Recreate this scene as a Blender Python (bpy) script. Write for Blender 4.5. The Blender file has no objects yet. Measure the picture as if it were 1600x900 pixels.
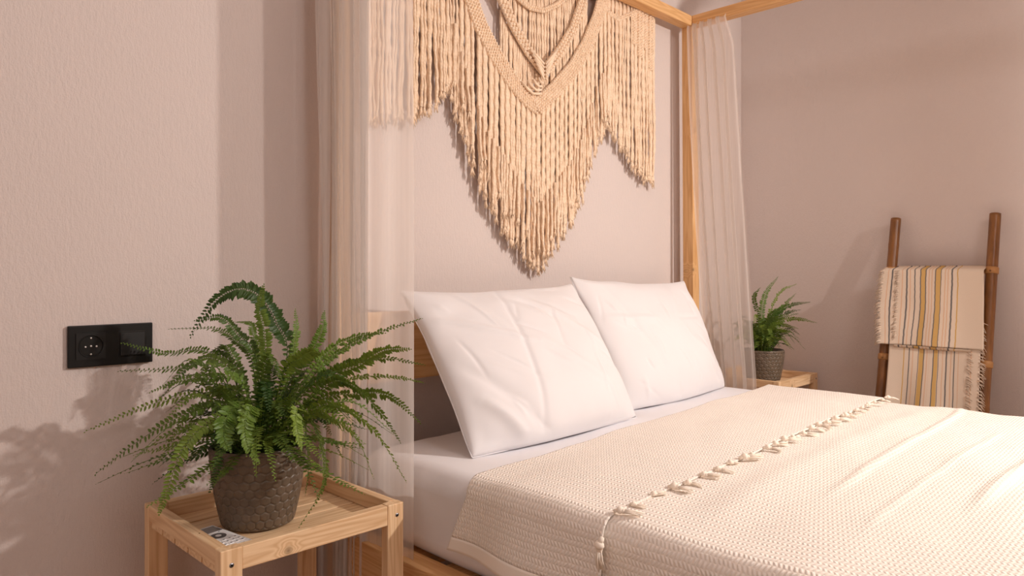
import bpy, bmesh, math, random
import numpy as np
from mathutils import Vector, Matrix

random.seed(7); RNG = np.random.default_rng(7)
S = bpy.context.scene
C = S.collection
PI = math.pi

# ------------------------------------------------------------------ camera
# world: head wall is the plane Y = WY, right wall is X = WX, camera stands at X=Y=0
TH = math.radians(44.9); F_PX = 1125.0; HOR = 427.0; CZ = 0.896
FW = (math.cos(TH), math.sin(TH)); RT = (math.sin(TH), -math.cos(TH))
WX, WY = 3.03, 1.56
cam = bpy.data.cameras.new('camera'); camo = bpy.data.objects.new('camera', cam); C.objects.link(camo)
camo.location = (0, 0, CZ)
camo.rotation_euler = (math.pi/2, 0, TH - math.pi/2)
cam.sensor_width = 36.0; cam.lens = F_PX/1600*36.0
cam.shift_y = -(450-HOR)/1600
cam.clip_start = 0.02
S.camera = camo

# ------------------------------------------------------------------ world, lights, exposure
W = bpy.data.worlds.new('world'); S.world = W; W.use_nodes = True
W.node_tree.nodes['Background'].inputs[0].default_value = (0.9, 0.85, 0.85, 1)
W.node_tree.nodes['Background'].inputs[1].default_value = 0.15
vs = S.view_settings
vs.view_transform = 'Standard'; vs.look = 'None'; vs.gamma = 1.0; vs.use_curve_mapping = False
vs.exposure = 0.0
cy = S.cycles
cy.max_bounces = 9; cy.diffuse_bounces = 8; cy.glossy_bounces = 2; cy.transmission_bounces = 2; cy.transparent_max_bounces = 16

def area(name, loc, target, sx, sy, power, col, shape='RECTANGLE'):
    l = bpy.data.lights.new(name, 'AREA'); l.shape = shape; l.size = sx
    if shape in ('RECTANGLE', 'ELLIPSE'): l.size_y = sy
    l.energy = power; l.color = col
    o = bpy.data.objects.new(name, l); C.objects.link(o); o.location = loc
    d = Vector(target) - Vector(loc); o.rotation_euler = d.to_track_quat('-Z', 'Y').to_euler()
    return o
area('key_lamp', (2.38, -0.78, 1.76), (1.5, 0.6, 0.4), 0.075, 0.075, 47, (1.0, 0.91, 0.84), 'DISK')
area('ceiling_lamp', (0.80, -1.05, 2.48), (1.5, 0.6, 0.5), 0.75, 0.75, 20, (1.0, 0.92, 0.90))
area('left_added_fill', (-1.2, -0.1, 1.45), (1.5, 0.9, 0.8), 1.2, 1.3, 7.5, (1.0, 0.94, 0.93))  # added soft fill that brightens the curtains; the left wall has no window

# ------------------------------------------------------------------ helpers
def at(px, py, Y):
    """world point seen at photo pixel (px,py) on the plane Y=const (used to measure positions)"""
    d = (px-800)/F_PX; s = Y/(FW[1]+d*RT[1])
    return Vector((s*(FW[0]+d*RT[0]), Y, CZ+(HOR-py)/F_PX*s))
def atz(px, py, z):
    d = (px-800)/F_PX; s = (CZ-z)*F_PX/(py-HOR)
    return Vector((s*(FW[0]+d*RT[0]), s*(FW[1]+d*RT[1]), z))
def ats(px, py, s):
    d = (px-800)/F_PX
    return Vector((s*(FW[0]+d*RT[0]), s*(FW[1]+d*RT[1]), CZ+(HOR-py)/F_PX*s))

def link(name, me, mat=None, parent=None, smooth=False):
    o = bpy.data.objects.new(name, me); C.objects.link(o)
    if mat is not None and not me.materials: me.materials.append(mat)
    if parent is not None: o.parent = parent
    if smooth:
        me.polygons.foreach_set('use_smooth', [True]*len(me.polygons))
    return o
def tag(o, label=None, cat=None, group=None, kind=None):
    if label: o['label'] = label
    if cat: o['category'] = cat
    if group: o['group'] = group
    if kind: o['kind'] = kind
    return o
def thing(name, label, cat, loc=(0, 0, 0), group=None):
    o = bpy.data.objects.new(name, None); C.objects.link(o); o.location = loc
    o.empty_display_size = 0.05
    return tag(o, label, cat, group)

class MB:
    def __init__(self): self.v = []; self.f = []; self.uv = None
    def add(self, v, f):
        b = len(self.v); self.v += [tuple(p) for p in v]; self.f += [tuple(b+i for i in q) for q in f]; return self
    def tube(self, pts, radii, n=8, cap=True):
        pts = [Vector(p) for p in pts]; N = len(pts)
        if not hasattr(radii, '__len__'): radii = [radii]*N
        t0 = (pts[1]-pts[0]).normalized()
        a = Vector((0, 0, 1)) if abs(t0.z) < 0.9 else Vector((1, 0, 0))
        s = t0.cross(a).normalized(); v = []; f = []
        for i in range(N):
            t = (pts[min(i+1, N-1)]-pts[max(i-1, 0)]).normalized()
            s = (s - t*s.dot(t)).normalized(); b = t.cross(s)
            for k in range(n):
                an = 2*PI*k/n
                v.append(pts[i] + (s*math.cos(an)+b*math.sin(an))*radii[i])
        for i in range(N-1):
            for k in range(n):
                f.append((i*n+k, i*n+(k+1) % n, (i+1)*n+(k+1) % n, (i+1)*n+k))
        if cap:
            f.append(tuple(range(n-1, -1, -1))); f.append(tuple((N-1)*n+k for k in range(n)))
        return self.add(v, f)
    def blob(self, c, ax, ay, az, nu=6, nv=4):
        """small ellipsoid with half axes ax, ay, az (vectors)"""
        c = Vector(c); ax = Vector(ax); ay = Vector(ay); az = Vector(az)
        v = [c-az]; f = []
        for j in range(1, nv):
            th = PI*j/nv - PI/2
            for i in range(nu):
                ph = 2*PI*i/nu
                v.append(c + (ax*math.cos(ph)+ay*math.sin(ph))*math.cos(th) + az*math.sin(th))
        v.append(c+az); L = len(v)-1
        for i in range(nu): f.append((0, 1+(i+1) % nu, 1+i))
        for j in range(nv-2):
            for i in range(nu):
                a = 1+j*nu
                f.append((a+i, a+(i+1) % nu, a+nu+(i+1) % nu, a+nu+i))
        for i in range(nu): f.append((L, 1+(nv-2)*nu+i, 1+(nv-2)*nu+(i+1) % nu))
        return self.add(v, f)
    def mesh(self, name='mesh'):
        me = bpy.data.meshes.new(name); me.from_pydata(self.v, [], self.f); me.update(); return me
    def build(self, name, mat, parent=None, smooth=True):
        return link(name, self.mesh(name), mat, parent, smooth)

def box_mesh(x0, x1, y0, y1, z0, z1, bev=0.002, seg=2, name='box'):
    bm = bmesh.new(); bmesh.ops.create_cube(bm, size=1)
    for v in bm.verts:
        v.co = Vector((x0+(v.co.x+.5)*(x1-x0), y0+(v.co.y+.5)*(y1-y0), z0+(v.co.z+.5)*(z1-z0)))
    if bev > 0: bmesh.ops.bevel(bm, geom=list(bm.edges), offset=bev, segments=seg, profile=0.5, affect='EDGES')
    me = bpy.data.meshes.new(name); bm.to_mesh(me); bm.free()
    return me
def box(name, x0, x1, y0, y1, z0, z1, mat, parent=None, bev=0.002, seg=2, smooth=False):
    return link(name, box_mesh(x0, x1, y0, y1, z0, z1, bev, seg, name), mat, parent, smooth)

def grid_mesh(name, P, uv=None, wrap_u=False):
    """P: (n,m,3) array -> quad grid"""
    n, m = P.shape[:2]
    me = bpy.data.meshes.new(name)
    idx = np.arange(n*m).reshape(n, m)
    if wrap_u: idx = np.concatenate([idx, idx[:1]], 0)
    q = np.stack([idx[:-1, :-1], idx[1:, :-1], idx[1:, 1:], idx[:-1, 1:]], -1).reshape(-1, 4)
    me.vertices.add(n*m); me.vertices.foreach_set('co', P.reshape(-1).astype(np.float32))
    me.loops.add(q.size); me.loops.foreach_set('vertex_index', q.reshape(-1).astype(np.int32))
    me.polygons.add(len(q)); me.polygons.foreach_set('loop_start', (np.arange(len(q))*4).astype(np.int32))
    me.polygons.foreach_set('loop_total', np.full(len(q), 4, np.int32))
    me.update(calc_edges=True)
    me.polygons.foreach_set('use_smooth', np.ones(len(q), bool))
    if uv is not None:
        l = me.uv_layers.new(name='UVMap')
        l.data.foreach_set('uv', uv.reshape(-1, 2)[q.reshape(-1) % (n*m)].reshape(-1).astype(np.float32))
    me.validate()
    return me

def vnoise(x, y, seed=0):
    """smooth value noise on arrays"""
    x = np.asarray(x, float); y = np.asarray(y, float)
    r = np.random.default_rng(seed).random((64, 64))
    xi = np.floor(x).astype(int); yi = np.floor(y).astype(int); fx = x-xi; fy = y-yi
    fx = fx*fx*(3-2*fx); fy = fy*fy*(3-2*fy)
    g = lambda a, b: r[a % 64, b % 64]
    return ((g(xi, yi)*(1-fx)+g(xi+1, yi)*fx)*(1-fy) + (g(xi, yi+1)*(1-fx)+g(xi+1, yi+1)*fx)*fy)*2-1
def smooth01(x): x = np.clip(x, 0, 1); return x*x*(3-2*x)

# ------------------------------------------------------------------ materials
class NT:
    def __init__(self, name):
        self.m = bpy.data.materials.new(name); self.m.use_nodes = True
        self.t = self.m.node_tree; self.n = self.t.nodes; self.l = self.t.links
        self.p = self.n['Principled BSDF']; self.out = self.n['Material Output']
    def new(self, typ, **kw):
        x = self.n.new(typ)
        for k, v in kw.items(): setattr(x, k, v)
        return x
    def set(self, node, sock, val):
        if hasattr(val, 'is_output'): self.l.new(val, node.inputs[sock])
        else: node.inputs[sock].default_value = val
    def coord(self, kind='Object', scale=(1, 1, 1), rot=(0, 0, 0)):
        c = self.new('ShaderNodeTexCoord'); m = self.new('ShaderNodeMapping')
        self.l.new(c.outputs[kind], m.inputs[0]); m.inputs['Scale'].default_value = scale; m.inputs['Rotation'].default_value = rot
        return m.outputs[0]
    def noise(self, vec, scale=5, detail=3, rough=.5, dist=0):
        x = self.new('ShaderNodeTexNoise'); self.l.new(vec, x.inputs['Vector'])
        x.inputs['Scale'].default_value = scale; x.inputs['Detail'].default_value = detail
        x.inputs['Roughness'].default_value = rough; x.inputs['Distortion'].default_value = dist
        return x.outputs[0]
    def math(self, op, a, b=0.0, c=0.0):
        x = self.new('ShaderNodeMath', operation=op)
        self.set(x, 0, a); self.set(x, 1, b); self.set(x, 2, c)
        return x.outputs[0]
    def ramp(self, fac, stops, interp='LINEAR'):
        x = self.new('ShaderNodeValToRGB'); self.l.new(fac, x.inputs[0]); r = x.color_ramp; r.interpolation = interp
        while len(r.elements) < len(stops): r.elements.new(0.5)
        for e, (p, c) in zip(r.elements, stops): e.position = p; e.color = (*c, 1) if len(c) == 3 else c
        return x.outputs[0]
    def mixc(self, fac, a, b, mode='MIX'):
        x = self.new('ShaderNodeMix', data_type='RGBA', blend_type=mode)
        self.set(x, 0, fac)
        for s, v in ((6, a), (7, b)):
            if hasattr(v, 'is_output'): self.l.new(v, x.inputs[s])
            else: x.inputs[s].default_value = (*v, 1)
        return x.outputs[2]
    def bump(self, h, strength=.3, dist=.002, normal=None):
        x = self.new('ShaderNodeBump'); self.l.new(h, x.inputs['Height'])
        x.inputs['Strength'].default_value = strength; x.inputs['Distance'].default_value = dist
        if normal is not None: self.l.new(normal, x.inputs['Normal'])
        self.l.new(x.outputs[0], self.p.inputs['Normal']); return x.outputs[0]
    def base(self, col, rough=.6, spec=.3):
        if hasattr(col, 'is_output'): self.l.new(col, self.p.inputs['Base Color'])
        else: self.p.inputs['Base Color'].default_value = (*col, 1)
        self.p.inputs['Roughness'].default_value = rough
        self.p.inputs['Specular IOR Level'].default_value = spec
        return self

def plain(name, col, rough=.5, spec=.3, metallic=0.0, var=.06, scale=30):
    t = NT(name); v = t.coord('Object')
    n = t.noise(v, scale, 3)
    a = tuple(c*(1-var) for c in col); b = tuple(min(1, c*(1+var)) for c in col)
    t.base(t.ramp(n, [(.3, a), (.7, b)]), rough, spec); t.p.inputs['Metallic'].default_value = metallic
    return t.m

def plaster(name, col):
    t = NT(name); v = t.coord('Object', (1, 1, .3))
    big = t.noise(t.coord('Object'), 1.3, 2)
    t.base(t.ramp(big, [(.3, tuple(c*.975 for c in col)), (.7, tuple(c*1.02 for c in col))]), .85, .15)
    n1 = t.noise(v, 150, 4, .62); n2 = t.noise(t.coord('Object'), 320, 2, .5)
    h = t.math('ADD', t.math('MULTIPLY', n1, 1.0), t.math('MULTIPLY', n2, .35))
    t.bump(h, .55, .0035)
    return t.m
M = {}
M['wall'] = plaster('pale plaster', (.64, .563, .535))
M['ceil'] = plain('ceiling paint', (.80, .76, .74), .9, .1)

def wood(name, axis, dark, light, knots=(), ring=1.0):
    """pine, grain along axis 0/1/2; knots = ((x,y,z,radius),...) in object space"""
    t = NT(name)
    sc = [26, 26, 26]; sc[axis] = 1.6
    co = t.new('ShaderNodeTexCoord').outputs['Object']
    dist = None
    vec = co
    if knots:
        tot = None; core = None
        for (x, y, z, r) in knots:
            d = t.new('ShaderNodeVectorMath', operation='DISTANCE'); t.l.new(co, d.inputs[0]); d.inputs[1].default_value = (x, y, z)
            k = t.math('DIVIDE', d.outputs['Value'], r)
            g = t.math('POWER', 2.718, t.math('MULTIPLY', t.math('MULTIPLY', k, k), -.28))
            c = t.math('SUBTRACT', 1.0, t.math('SMOOTH_MIN', t.math('MULTIPLY', k, .8), 1.0, .15))
            tot = g if tot is None else t.math('ADD', tot, g)
            core = c if core is None else t.math('MAXIMUM', core, c)
    mp = t.new('ShaderNodeMapping'); t.l.new(vec, mp.inputs[0]); mp.inputs['Scale'].default_value = sc
    lo = t.noise(mp.outputs[0], 1.1, 2, .5, .3)
    if knots: lo = t.math('ADD', lo, t.math('MULTIPLY', tot, .55))
    rings = t.math('SINE', t.math('MULTIPLY', lo, 46*ring))
    sc2 = [240, 240, 240]; sc2[axis] = 7
    mp2 = t.new('ShaderNodeMapping'); t.l.new(co, mp2.inputs[0]); mp2.inputs['Scale'].default_value = sc2
    fine = t.noise(mp2.outputs[0], 1, 3, .6)
    f = t.math('ADD', t.math('MULTIPLY', rings, .21), t.math('ADD', t.math('MULTIPLY', fine, .5), .25))
    col = t.ramp(f, [(.22, light), (.62, tuple((a+b)/2 for a, b in zip(dark, light))), (.88, dark)])
    if knots: col = t.mixc(t.math('MULTIPLY', core, .85), col, tuple(c*.32 for c in dark))
    t.base(col, .5, .35)
    t.bump(fine, .12, .001)
    return t.m
PD, PL = (.61, .365, .18), (.84, .61, .38)
M['pine'] = [wood('pine %s' % 'xyz'[a], a, PD, PL) for a in range(3)]
BD, BL = (.56, .29, .105), (.74, .46, .22)
M['bedpine'] = [wood('bed pine %s' % 'xyz'[a], a, BD, BL) for a in range(3)]
M['screw'] = plain('dark screw steel', (.34, .34, .36), .4, .5, 1.0)
M['dark'] = plain('dark hole', (.01, .01, .01), .9, .05)

# linen
def cloth(name, col, rough=.85, fine=900, bump=.08):
    t = NT(name); v = t.coord('Object')
    n = t.noise(v, 8, 3); t.base(t.ramp(n, [(.3, tuple(c*.985 for c in col)), (.7, col)]), rough, .12)
    t.bump(t.noise(v, fine, 2), bump, .001)
    t.p.inputs['Sheen Weight'].default_value = .15
    return t.m
M['sheet'] = cloth('white cotton sheet', (.82, .81, .84))
M['pillow'] = cloth('white cotton pillowcase', (.765, .75, .765))

def weave(name, col_hi, col_lo):
    t = NT(name)
    uv = t.new('ShaderNodeTexCoord').outputs['UV']
    s = t.new('ShaderNodeSeparateXYZ'); t.l.new(uv, s.inputs[0])
    u, v = s.outputs[0], s.outputs[1]                       # metres: u down the cloth, v along the bed
    wob = t.noise(t.coord('UV', (1, 1, 1)), 60, 2)
    u2 = t.math('ADD', u, t.math('MULTIPLY', wob, .006))
    row = t.math('DIVIDE', u2, .0094)
    saw = t.math('FRACT', row)
    zig = t.math('PINGPONG', row, 1.0)
    p = t.math('ADD', t.math('DIVIDE', v, .0074), t.math('MULTIPLY', zig, .55))
    st = t.math('SINE', t.math('MULTIPLY', p, 2*PI))
    rb = t.math('SINE', t.math('MULTIPLY', row, PI))
    rb = t.math('ABSOLUTE', rb)
    h = t.math('ADD', t.math('MULTIPLY', t.math('MULTIPLY', st, rb), .5), t.math('MULTIPLY', rb, .45))
    fib = t.noise(t.coord('UV', (1, 1, 1)), 900, 2)
    h2 = t.math('ADD', h, t.math('MULTIPLY', fib, .5))
    t.base(t.ramp(h2, [(.0, col_lo), (.75, col_hi)]), .9, .08)
    t.bump(h2, .6, .0034)
    t.p.inputs['Sheen Weight'].default_value = .2
    return t.m
M['spread'] = weave('cream waffle weave cotton', (.95, .885, .815), (.87, .785, .695))
M['spreadhem'] = cloth('cream cotton hem', (.90, .82, .74), .9, 700, .2)
M['tassel'] = cloth('cream cotton yarn', (.93, .84, .73), .9, 1200, .3)

def sheer(name, col, opac):
    t = NT(name)
    n = t.noise(t.coord('Object', (1, 1, .03)), 90, 2)
    op = t.math('ADD', opac-.08, t.math('MULTIPLY', n, .16))
    dif = t.new('ShaderNodeBsdfDiffuse'); dif.inputs[0].default_value = (*col, 1)
    trl = t.new('ShaderNodeBsdfTranslucent'); trl.inputs[0].default_value = (*col, 1)
    mx = t.new('ShaderNodeMixShader'); mx.inputs[0].default_value = .68
    t.l.new(dif.outputs[0], mx.inputs[1]); t.l.new(trl.outputs[0], mx.inputs[2])
    tr = t.new('ShaderNodeBsdfTransparent')
    m2 = t.new('ShaderNodeMixShader'); t.l.new(op, m2.inputs[0])
    t.l.new(tr.outputs[0], m2.inputs[1]); t.l.new(mx.outputs[0], m2.inputs[2])
    t.l.new(m2.outputs[0], t.out.inputs[0]); t.n.remove(t.p)
    return t.m
M['sheer'] = sheer('sheer cream tulle', (.98, .935, .905), .57)
M['sheer2'] = sheer('sheer ivory tulle', (.98, .935, .90), .56)

def yarn(name, a, b):
    t = NT(name); n = t.noise(t.coord('Object', (1, 1, 1)), 60, 3)
    t.base(t.ramp(n, [(.3, a), (.7, b)]), .9, .1)
    w = t.new('ShaderNodeTexWave'); w.wave_type = 'BANDS'; w.bands_direction = 'DIAGONAL'
    t.l.new(t.coord('Object', (1, 1, 1)), w.inputs['Vector']); w.inputs['Scale'].default_value = 55; w.inputs['Distortion'].default_value = 1.5
    t.bump(w.outputs['Fac'], .45, .002)
    t.p.inputs['Sheen Weight'].default_value = .2
    return t.m
M['cord'] = yarn('natural cotton cord', (.80, .615, .44), (.88, .70, .53))

def leafmat(name, dark, light):
    t = NT(name)
    oi = t.new('ShaderNodeObjectInfo')
    n = t.noise(t.coord('Object'), 18, 2)
    f = t.math('ADD', t.math('MULTIPLY', oi.outputs['Random'], .75), t.math('MULTIPLY', n, .35))
    col = t.ramp(f, [(.15, dark), (.95, light)])
    t.base(col, .45, .4)
    trl = t.new('ShaderNodeBsdfTranslucent'); t.l.new(col, trl.inputs[0])
    mx = t.new('ShaderNodeMixShader'); mx.inputs[0].default_value = .25
    t.l.new(t.p.outputs[0], mx.inputs[1]); t.l.new(trl.outputs[0], mx.inputs[2]); t.l.new(mx.outputs[0], t.out.inputs[0])
    return t.m
M['leaf'] = leafmat('fern green', (.022, .066, .010), (.18, .27, .036))
M['leafbright'] = leafmat('young fern green', (.11, .20, .028), (.24, .34, .05))
M['soil'] = plain('dark potting soil', (.02, .014, .01), .95, .1, 0, .5, 120)

def potmat():
    t = NT('brown resin pot'); v = t.coord('Object')
    n = t.noise(v, 40, 4); t.base(t.ramp(n, [(.3, (.115, .085, .058)), (.7, (.165, .122, .085))]), .42, .45)
    t.bump(t.noise(v, 220, 3), .25, .001); return t.m
M['pot'] = potmat()
M['black'] = plain('matte black plastic', (.006, .0055, .005), .45, .3)
M['blackin'] = plain('black plastic insert', (.011, .011, .011), .4, .35)
M['pin'] = plain('bright metal contact', (.75, .74, .72), .3, .5, .6)
M['rwhite'] = plain('white plastic', (.86, .85, .86), .4, .4)
M['rgrey'] = plain('grey screen', (.13, .115, .11), .25, .5)
M['rdial'] = plain('dark grey rubber', (.12, .11, .11), .5, .3)
M['rink'] = plain('dark print', (.06, .06, .07), .6, .2)

def bamboo():
    t = NT('brown bamboo'); n = t.noise(t.coord('Object', (60, 60, 2.2)), 1, 4, .6); n2 = t.noise(t.coord('Object'), 9, 2)
    f = t.math('ADD', t.math('MULTIPLY', n, .6), t.math('MULTIPLY', n2, .4))
    t.base(t.ramp(f, [(.3, (.11, .04, .012)), (.6, (.24, .10, .028)), (.75, (.34, .16, .05))]), .35, .45)
    return t.m
M['bamboo'] = bamboo()
M['bamboonode'] = plain('pale bamboo joint', (.42, .21, .075), .45, .35)

def striped(name, stripes):
    t = NT(name); uv = t.new('ShaderNodeTexCoord').outputs['UV']
    s = t.new('ShaderNodeSeparateXYZ'); t.l.new(uv, s.inputs[0])
    cream = (.70, .585, .475)
    def mk(part):
        st = [(0, cream)]
        for a, b, c in part: st += [(a, c), (b, cream)]
        return st
    wob = t.noise(t.coord('UV', (3, 14, 1)), 1, 2)
    u = t.math('ADD', s.outputs[0], t.math('MULTIPLY', t.math('SUBTRACT', wob, .5), .012))
    col = t.mixc(t.math('GREATER_THAN', u, .455), t.ramp(u, mk([q for q in stripes if q[0] < .455]), 'CONSTANT'), t.ramp(u, mk([q for q in stripes if q[0] >= .455]), 'CONSTANT'))
    t.base(col, .9, .1)
    t.bump(t.noise(t.coord('UV', (1, 1, 1)), 160, 2), .25, .002)
    return t.m
GO, GR, TA = (.60, .385, .145), (.17, .155, .15), (.66, .45, .31)
M['towel_a'] = striped('striped cotton upper', [(.05, .06, TA), (.088, .102, GR), (.195, .207, TA), (.238, .252, GR), (.272, .284, TA), (.318, .332, GR),
    (.378, .388, GR), (.389, .432, GO), (.433, .443, GR), (.468, .480, TA), (.498, .510, TA), (.533, .543, GR), (.544, .590, GO), (.591, .601, GR), (.632, .643, TA), (.66, .67, TA), (.695, .708, GR), (.748, .758, GO)])
M['towel_b'] = striped('striped cotton lower', [(.165, .178, GO), (.225, .238, GR), (.265, .277, TA), (.325, .335, GR), (.336, .385, GO), (.386, .396, GR), (.42, .432, TA), (.45, .46, TA),
    (.495, .505, GR), (.506, .55, GO), (.551, .561, GR), (.60, .612, TA), (.64, .653, GR), (.69, .70, TA), (.725, .738, GR), (.77, .78, TA), (.90, .912, TA)])
M['fringe'] = cloth('cream cotton fringe', (.68, .56, .45), .9, 900, .2)
M['floor'] = wood('oak floor', 0, (.30, .19, .10), (.44, .30, .18))

# ------------------------------------------------------------------ the room
X0, Y0, ZC = -1.3, -2.3, 2.6
def slab(name, x0, x1, y0, y1, z0, z1, mat):
    o = box(name, x0, x1, y0, y1, z0, z1, mat, None, 0); tag(o, kind='structure'); return o
slab('floor', X0-.1, WX+.1, Y0-.1, WY+.1, -.1, 0, M['floor'])
slab('ceiling', X0-.1, WX+.1, Y0-.1, WY+.1, ZC, ZC+.1, M['ceil'])
slab('wall_back', X0-.1, WX+.1, WY, WY+.1, 0, ZC, M['wall'])
slab('wall_right', WX, WX+.1, Y0-.1, WY, 0, ZC, M['wall'])
slab('wall_left', X0-.1, X0, Y0-.1, WY, 0, ZC, M['wall'])
slab('wall_front', X0, WX, Y0-.1, Y0, 0, ZC, M['wall'])

# ------------------------------------------------------------------ canopy bed
BX0, BX1 = .90, 2.507            # outer faces of the posts
PW = .045
YB = 1.517                       # back of the head posts
YF = -.56
ZT = 1.892
bed = thing('canopy_bed', 'natural pine four-poster bed with a slim open canopy frame', 'bed', (0, 0, 0))
bp = M['bedpine']
def post(x0, y0, knots=None, lean=0):
    me = box_mesh(x0, x0+PW, y0, y0+PW, 0, ZT-.040, .002, 2, 'post')
    if lean:
        for v in me.vertices: v.co.x += lean*(ZT-.04-v.co.z)
    m = bp[2] if not knots else wood('knotty bed pine', 2, BD, BL, knots)
    return link('post', me, m, bed)
post(BX0, YB-PW)
kx = BX1-PW
post(kx, YB-PW, [(kx+.012, YB-PW-.001, .91, .0075), (kx-.0, YB-.012, .905, .010), (kx+.02, YB-PW, 1.45, .01)], .010)
post(BX0, YF); post(kx, YF)
box('canopy_rail', BX0, BX1, YB-PW, YB, ZT-.040, ZT, bp[0], bed)
box('canopy_rail', BX0, BX1, YF, YF+PW, ZT-.040, ZT, bp[0], bed)
box('canopy_rail', BX0, BX0+PW, YF+PW+.001, YB-PW-.001, ZT-.040, ZT, bp[1], bed)
box('canopy_rail', BX1-PW, BX1, YF+PW+.001, YB-PW-.001, ZT-.040, ZT, bp[1], bed)
box('headboard', BX0+PW, BX1-PW, YB-.034, YB-.012, .625, .80, bp[0], bed, .003)
box('side_rail', BX0, BX0+.051, YF+PW, YB-PW, .15, .298, bp[1], bed)
box('side_rail', BX1-.04, BX1, YF+PW, YB-PW, .15, .30, bp[1], bed)
box('foot_rail', BX0+PW, BX1-PW, YF+.01, YF+.035, .15, .38, bp[0], bed)
for i in range(14):
    y = -.46+i*.14
    box('slat', BX0+.04, BX1-.04, y, y+.08, .265, .285, bp[0], bed, 0)

# mattress with a fitted white sheet
MX0, MX1, MY0, MY1, MZ0, MZ1 = .952, 2.440, -.50, 1.468, .286, .482
def mattress_mesh():
    bm = bmesh.new(); bmesh.ops.create_cube(bm, size=1)
    for v in bm.verts:
        v.co = Vector((MX0+(v.co.x+.5)*(MX1-MX0), MY0+(v.co.y+.5)*(MY1-MY0), MZ0+(v.co.z+.5)*(MZ1-MZ0)))
    bmesh.ops.bevel(bm, geom=list(bm.edges), offset=.045, segments=6, profile=.5, affect='EDGES')
    bmesh.ops.subdivide_edges(bm, edges=[e for e in bm.edges if e.calc_length() > .1], cuts=40, use_grid_fill=True)
    bmesh.ops.triangulate(bm, faces=[f for f in bm.faces if len(f.verts) > 4])
    for v in bm.verts:
        c = v.co
        w = float(vnoise(c.x*9+c.z*7, c.y*4, 3))*.003 + float(vnoise(c.x*23, c.y*17+c.z*20, 5))*.0015
        v.co = c + v.normal*w
    me = bpy.data.meshes.new('mattress'); bm.to_mesh(me); bm.free(); return me
tag(link('mattress', mattress_mesh(), M['sheet'], None, True), 'mattress in a smooth white fitted sheet under the cream bedspread', 'mattress')

# ------------------------------------------------------------------ bedspread
spread = thing('bedspread', 'cream waffle-weave cotton bedspread with tasselled edge folded back over the bed', 'bedspread')
def spread_layer(name, y0, y1, xl, xr, zt, hemL, hemR, ny, nu, seed, mat, skew=0.0, thick=.006, edge=None, skew0=0.0, hem=0.0):
    """cloth laid across the bed: left hem, over the top, right hem. u runs across, v along the bed."""
    r = .035
    segs = []
    top = zt
    # arc-length path across
    L1 = top-r-hemL; La = r*PI/2; Lt = (xr-r)-(xl+r); L3 = top-r-hemR
    tot = L1+La+Lt+La+L3
    us = np.linspace(0, tot, nu); ys = np.linspace(y0, y1, ny)
    U, Yv = np.meshgrid(us, ys, indexing='ij')
    X = np.zeros_like(U); Z = np.zeros_like(U); NX = np.zeros_like(U); NZ = np.zeros_like(U)
    a = U < L1
    X[a] = xl; Z[a] = hemL+U[a]; NX[a] = -1
    b = (U >= L1) & (U < L1+La); th = (U[b]-L1)/r
    X[b] = xl+r-r*np.cos(th); Z[b] = top-r+r*np.sin(th); NX[b] = -np.cos(th); NZ[b] = np.sin(th)
    c = (U >= L1+La) & (U < L1+La+Lt); X[c] = xl+r+(U[c]-L1-La); Z[c] = top; NZ[c] = 1
    d = (U >= L1+La+Lt) & (U < L1+2*La+Lt); th = (U[d]-L1-La-Lt)/r
    X[d] = xr-r+r*np.sin(th); Z[d] = top-r+r*np.cos(th); NX[d] = np.sin(th); NZ[d] = np.cos(th)
    e = U >= L1+2*La+Lt; X[e] = xr; Z[e] = top-r-(U[e]-L1-2*La-Lt); NX[e] = 1
    drop = np.clip((top-r-Z)/.12, 0, 1)
    left = X < (xl+xr)/2
    # soft waves on the top, vertical folds on the hanging sides
    disp = .004*vnoise(X*3.1, Yv*7, seed)+.0022*vnoise(X*9, Yv*15, seed+1)
    disp = disp*(1-drop) + drop*(.012*vnoise(Yv*9, Z*3, seed+2)+.010*(1+np.sin(Yv*26+seed))+.006)
    if edge is not None: disp = disp+edge(X, Yv, drop)
    disp = np.maximum(disp, -.003)
    X = X+NX*disp; Z = Z+NZ*disp
    # slightly angled, wavy end edges
    tY = (Yv-y0)/(y1-y0)
    Yv = Yv + skew*(X-xl)*tY + skew0*(X-xl)*(1-tY) + .006*vnoise(X*6, Yv*0+1, seed+4)*tY + .004*vnoise(X*11, Yv*0+3, seed+5)*(1-tY)
    Yv = Yv + .055*drop*tY*left
    P = np.stack([X, Yv, Z], -1)
    uv = np.stack([U, Yv], -1)
    if hem:                                   # plain woven band along the left hem
        k = int(np.searchsorted(us, hem))
        h = link('hem', grid_mesh('hem', P[:k+1], uv[:k+1]), M['spreadhem'], spread)
        md = h.modifiers.new('thickness', 'SOLIDIFY'); md.thickness = .0035; md.offset = 1
        P = P[k:]; uv = uv[k:]
    o = link(name, grid_mesh(name, P, uv), mat, spread)
    md = o.modifiers.new('thickness', 'SOLIDIFY'); md.thickness = thick; md.offset = 1
    return o
def ridges(X, Y, drop):
    r = 0
    for (yc, sl, w, h, x0, x1) in ((.52, .05, .010, .006, 1.25, 2.5), (.30, -.02, .013, .009, 1.35, 2.5), (.41, .01, .008, .003, 1.1, 2.2), (.63, .02, .03, .004, 1.0, 2.4), (.12, .03, .03, .008, 1.2, 2.5)):
        c = yc+sl*(X-1.6)+.01*np.sin(X*5)
        m = smooth01((X-x0)/.25)*smooth01((x1-X)/.15)
        r = r + h*np.exp(-((Y-c)/w)**2)*m
    return r*(1-drop)
XL, XR, ZTOP = .936, 2.458, .490
spread_layer('under_layer', -.50, .815, XL, XR, ZTOP, .32, .34, 300, 300, 11, M['spread'], .0, .005, ridges)
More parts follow.
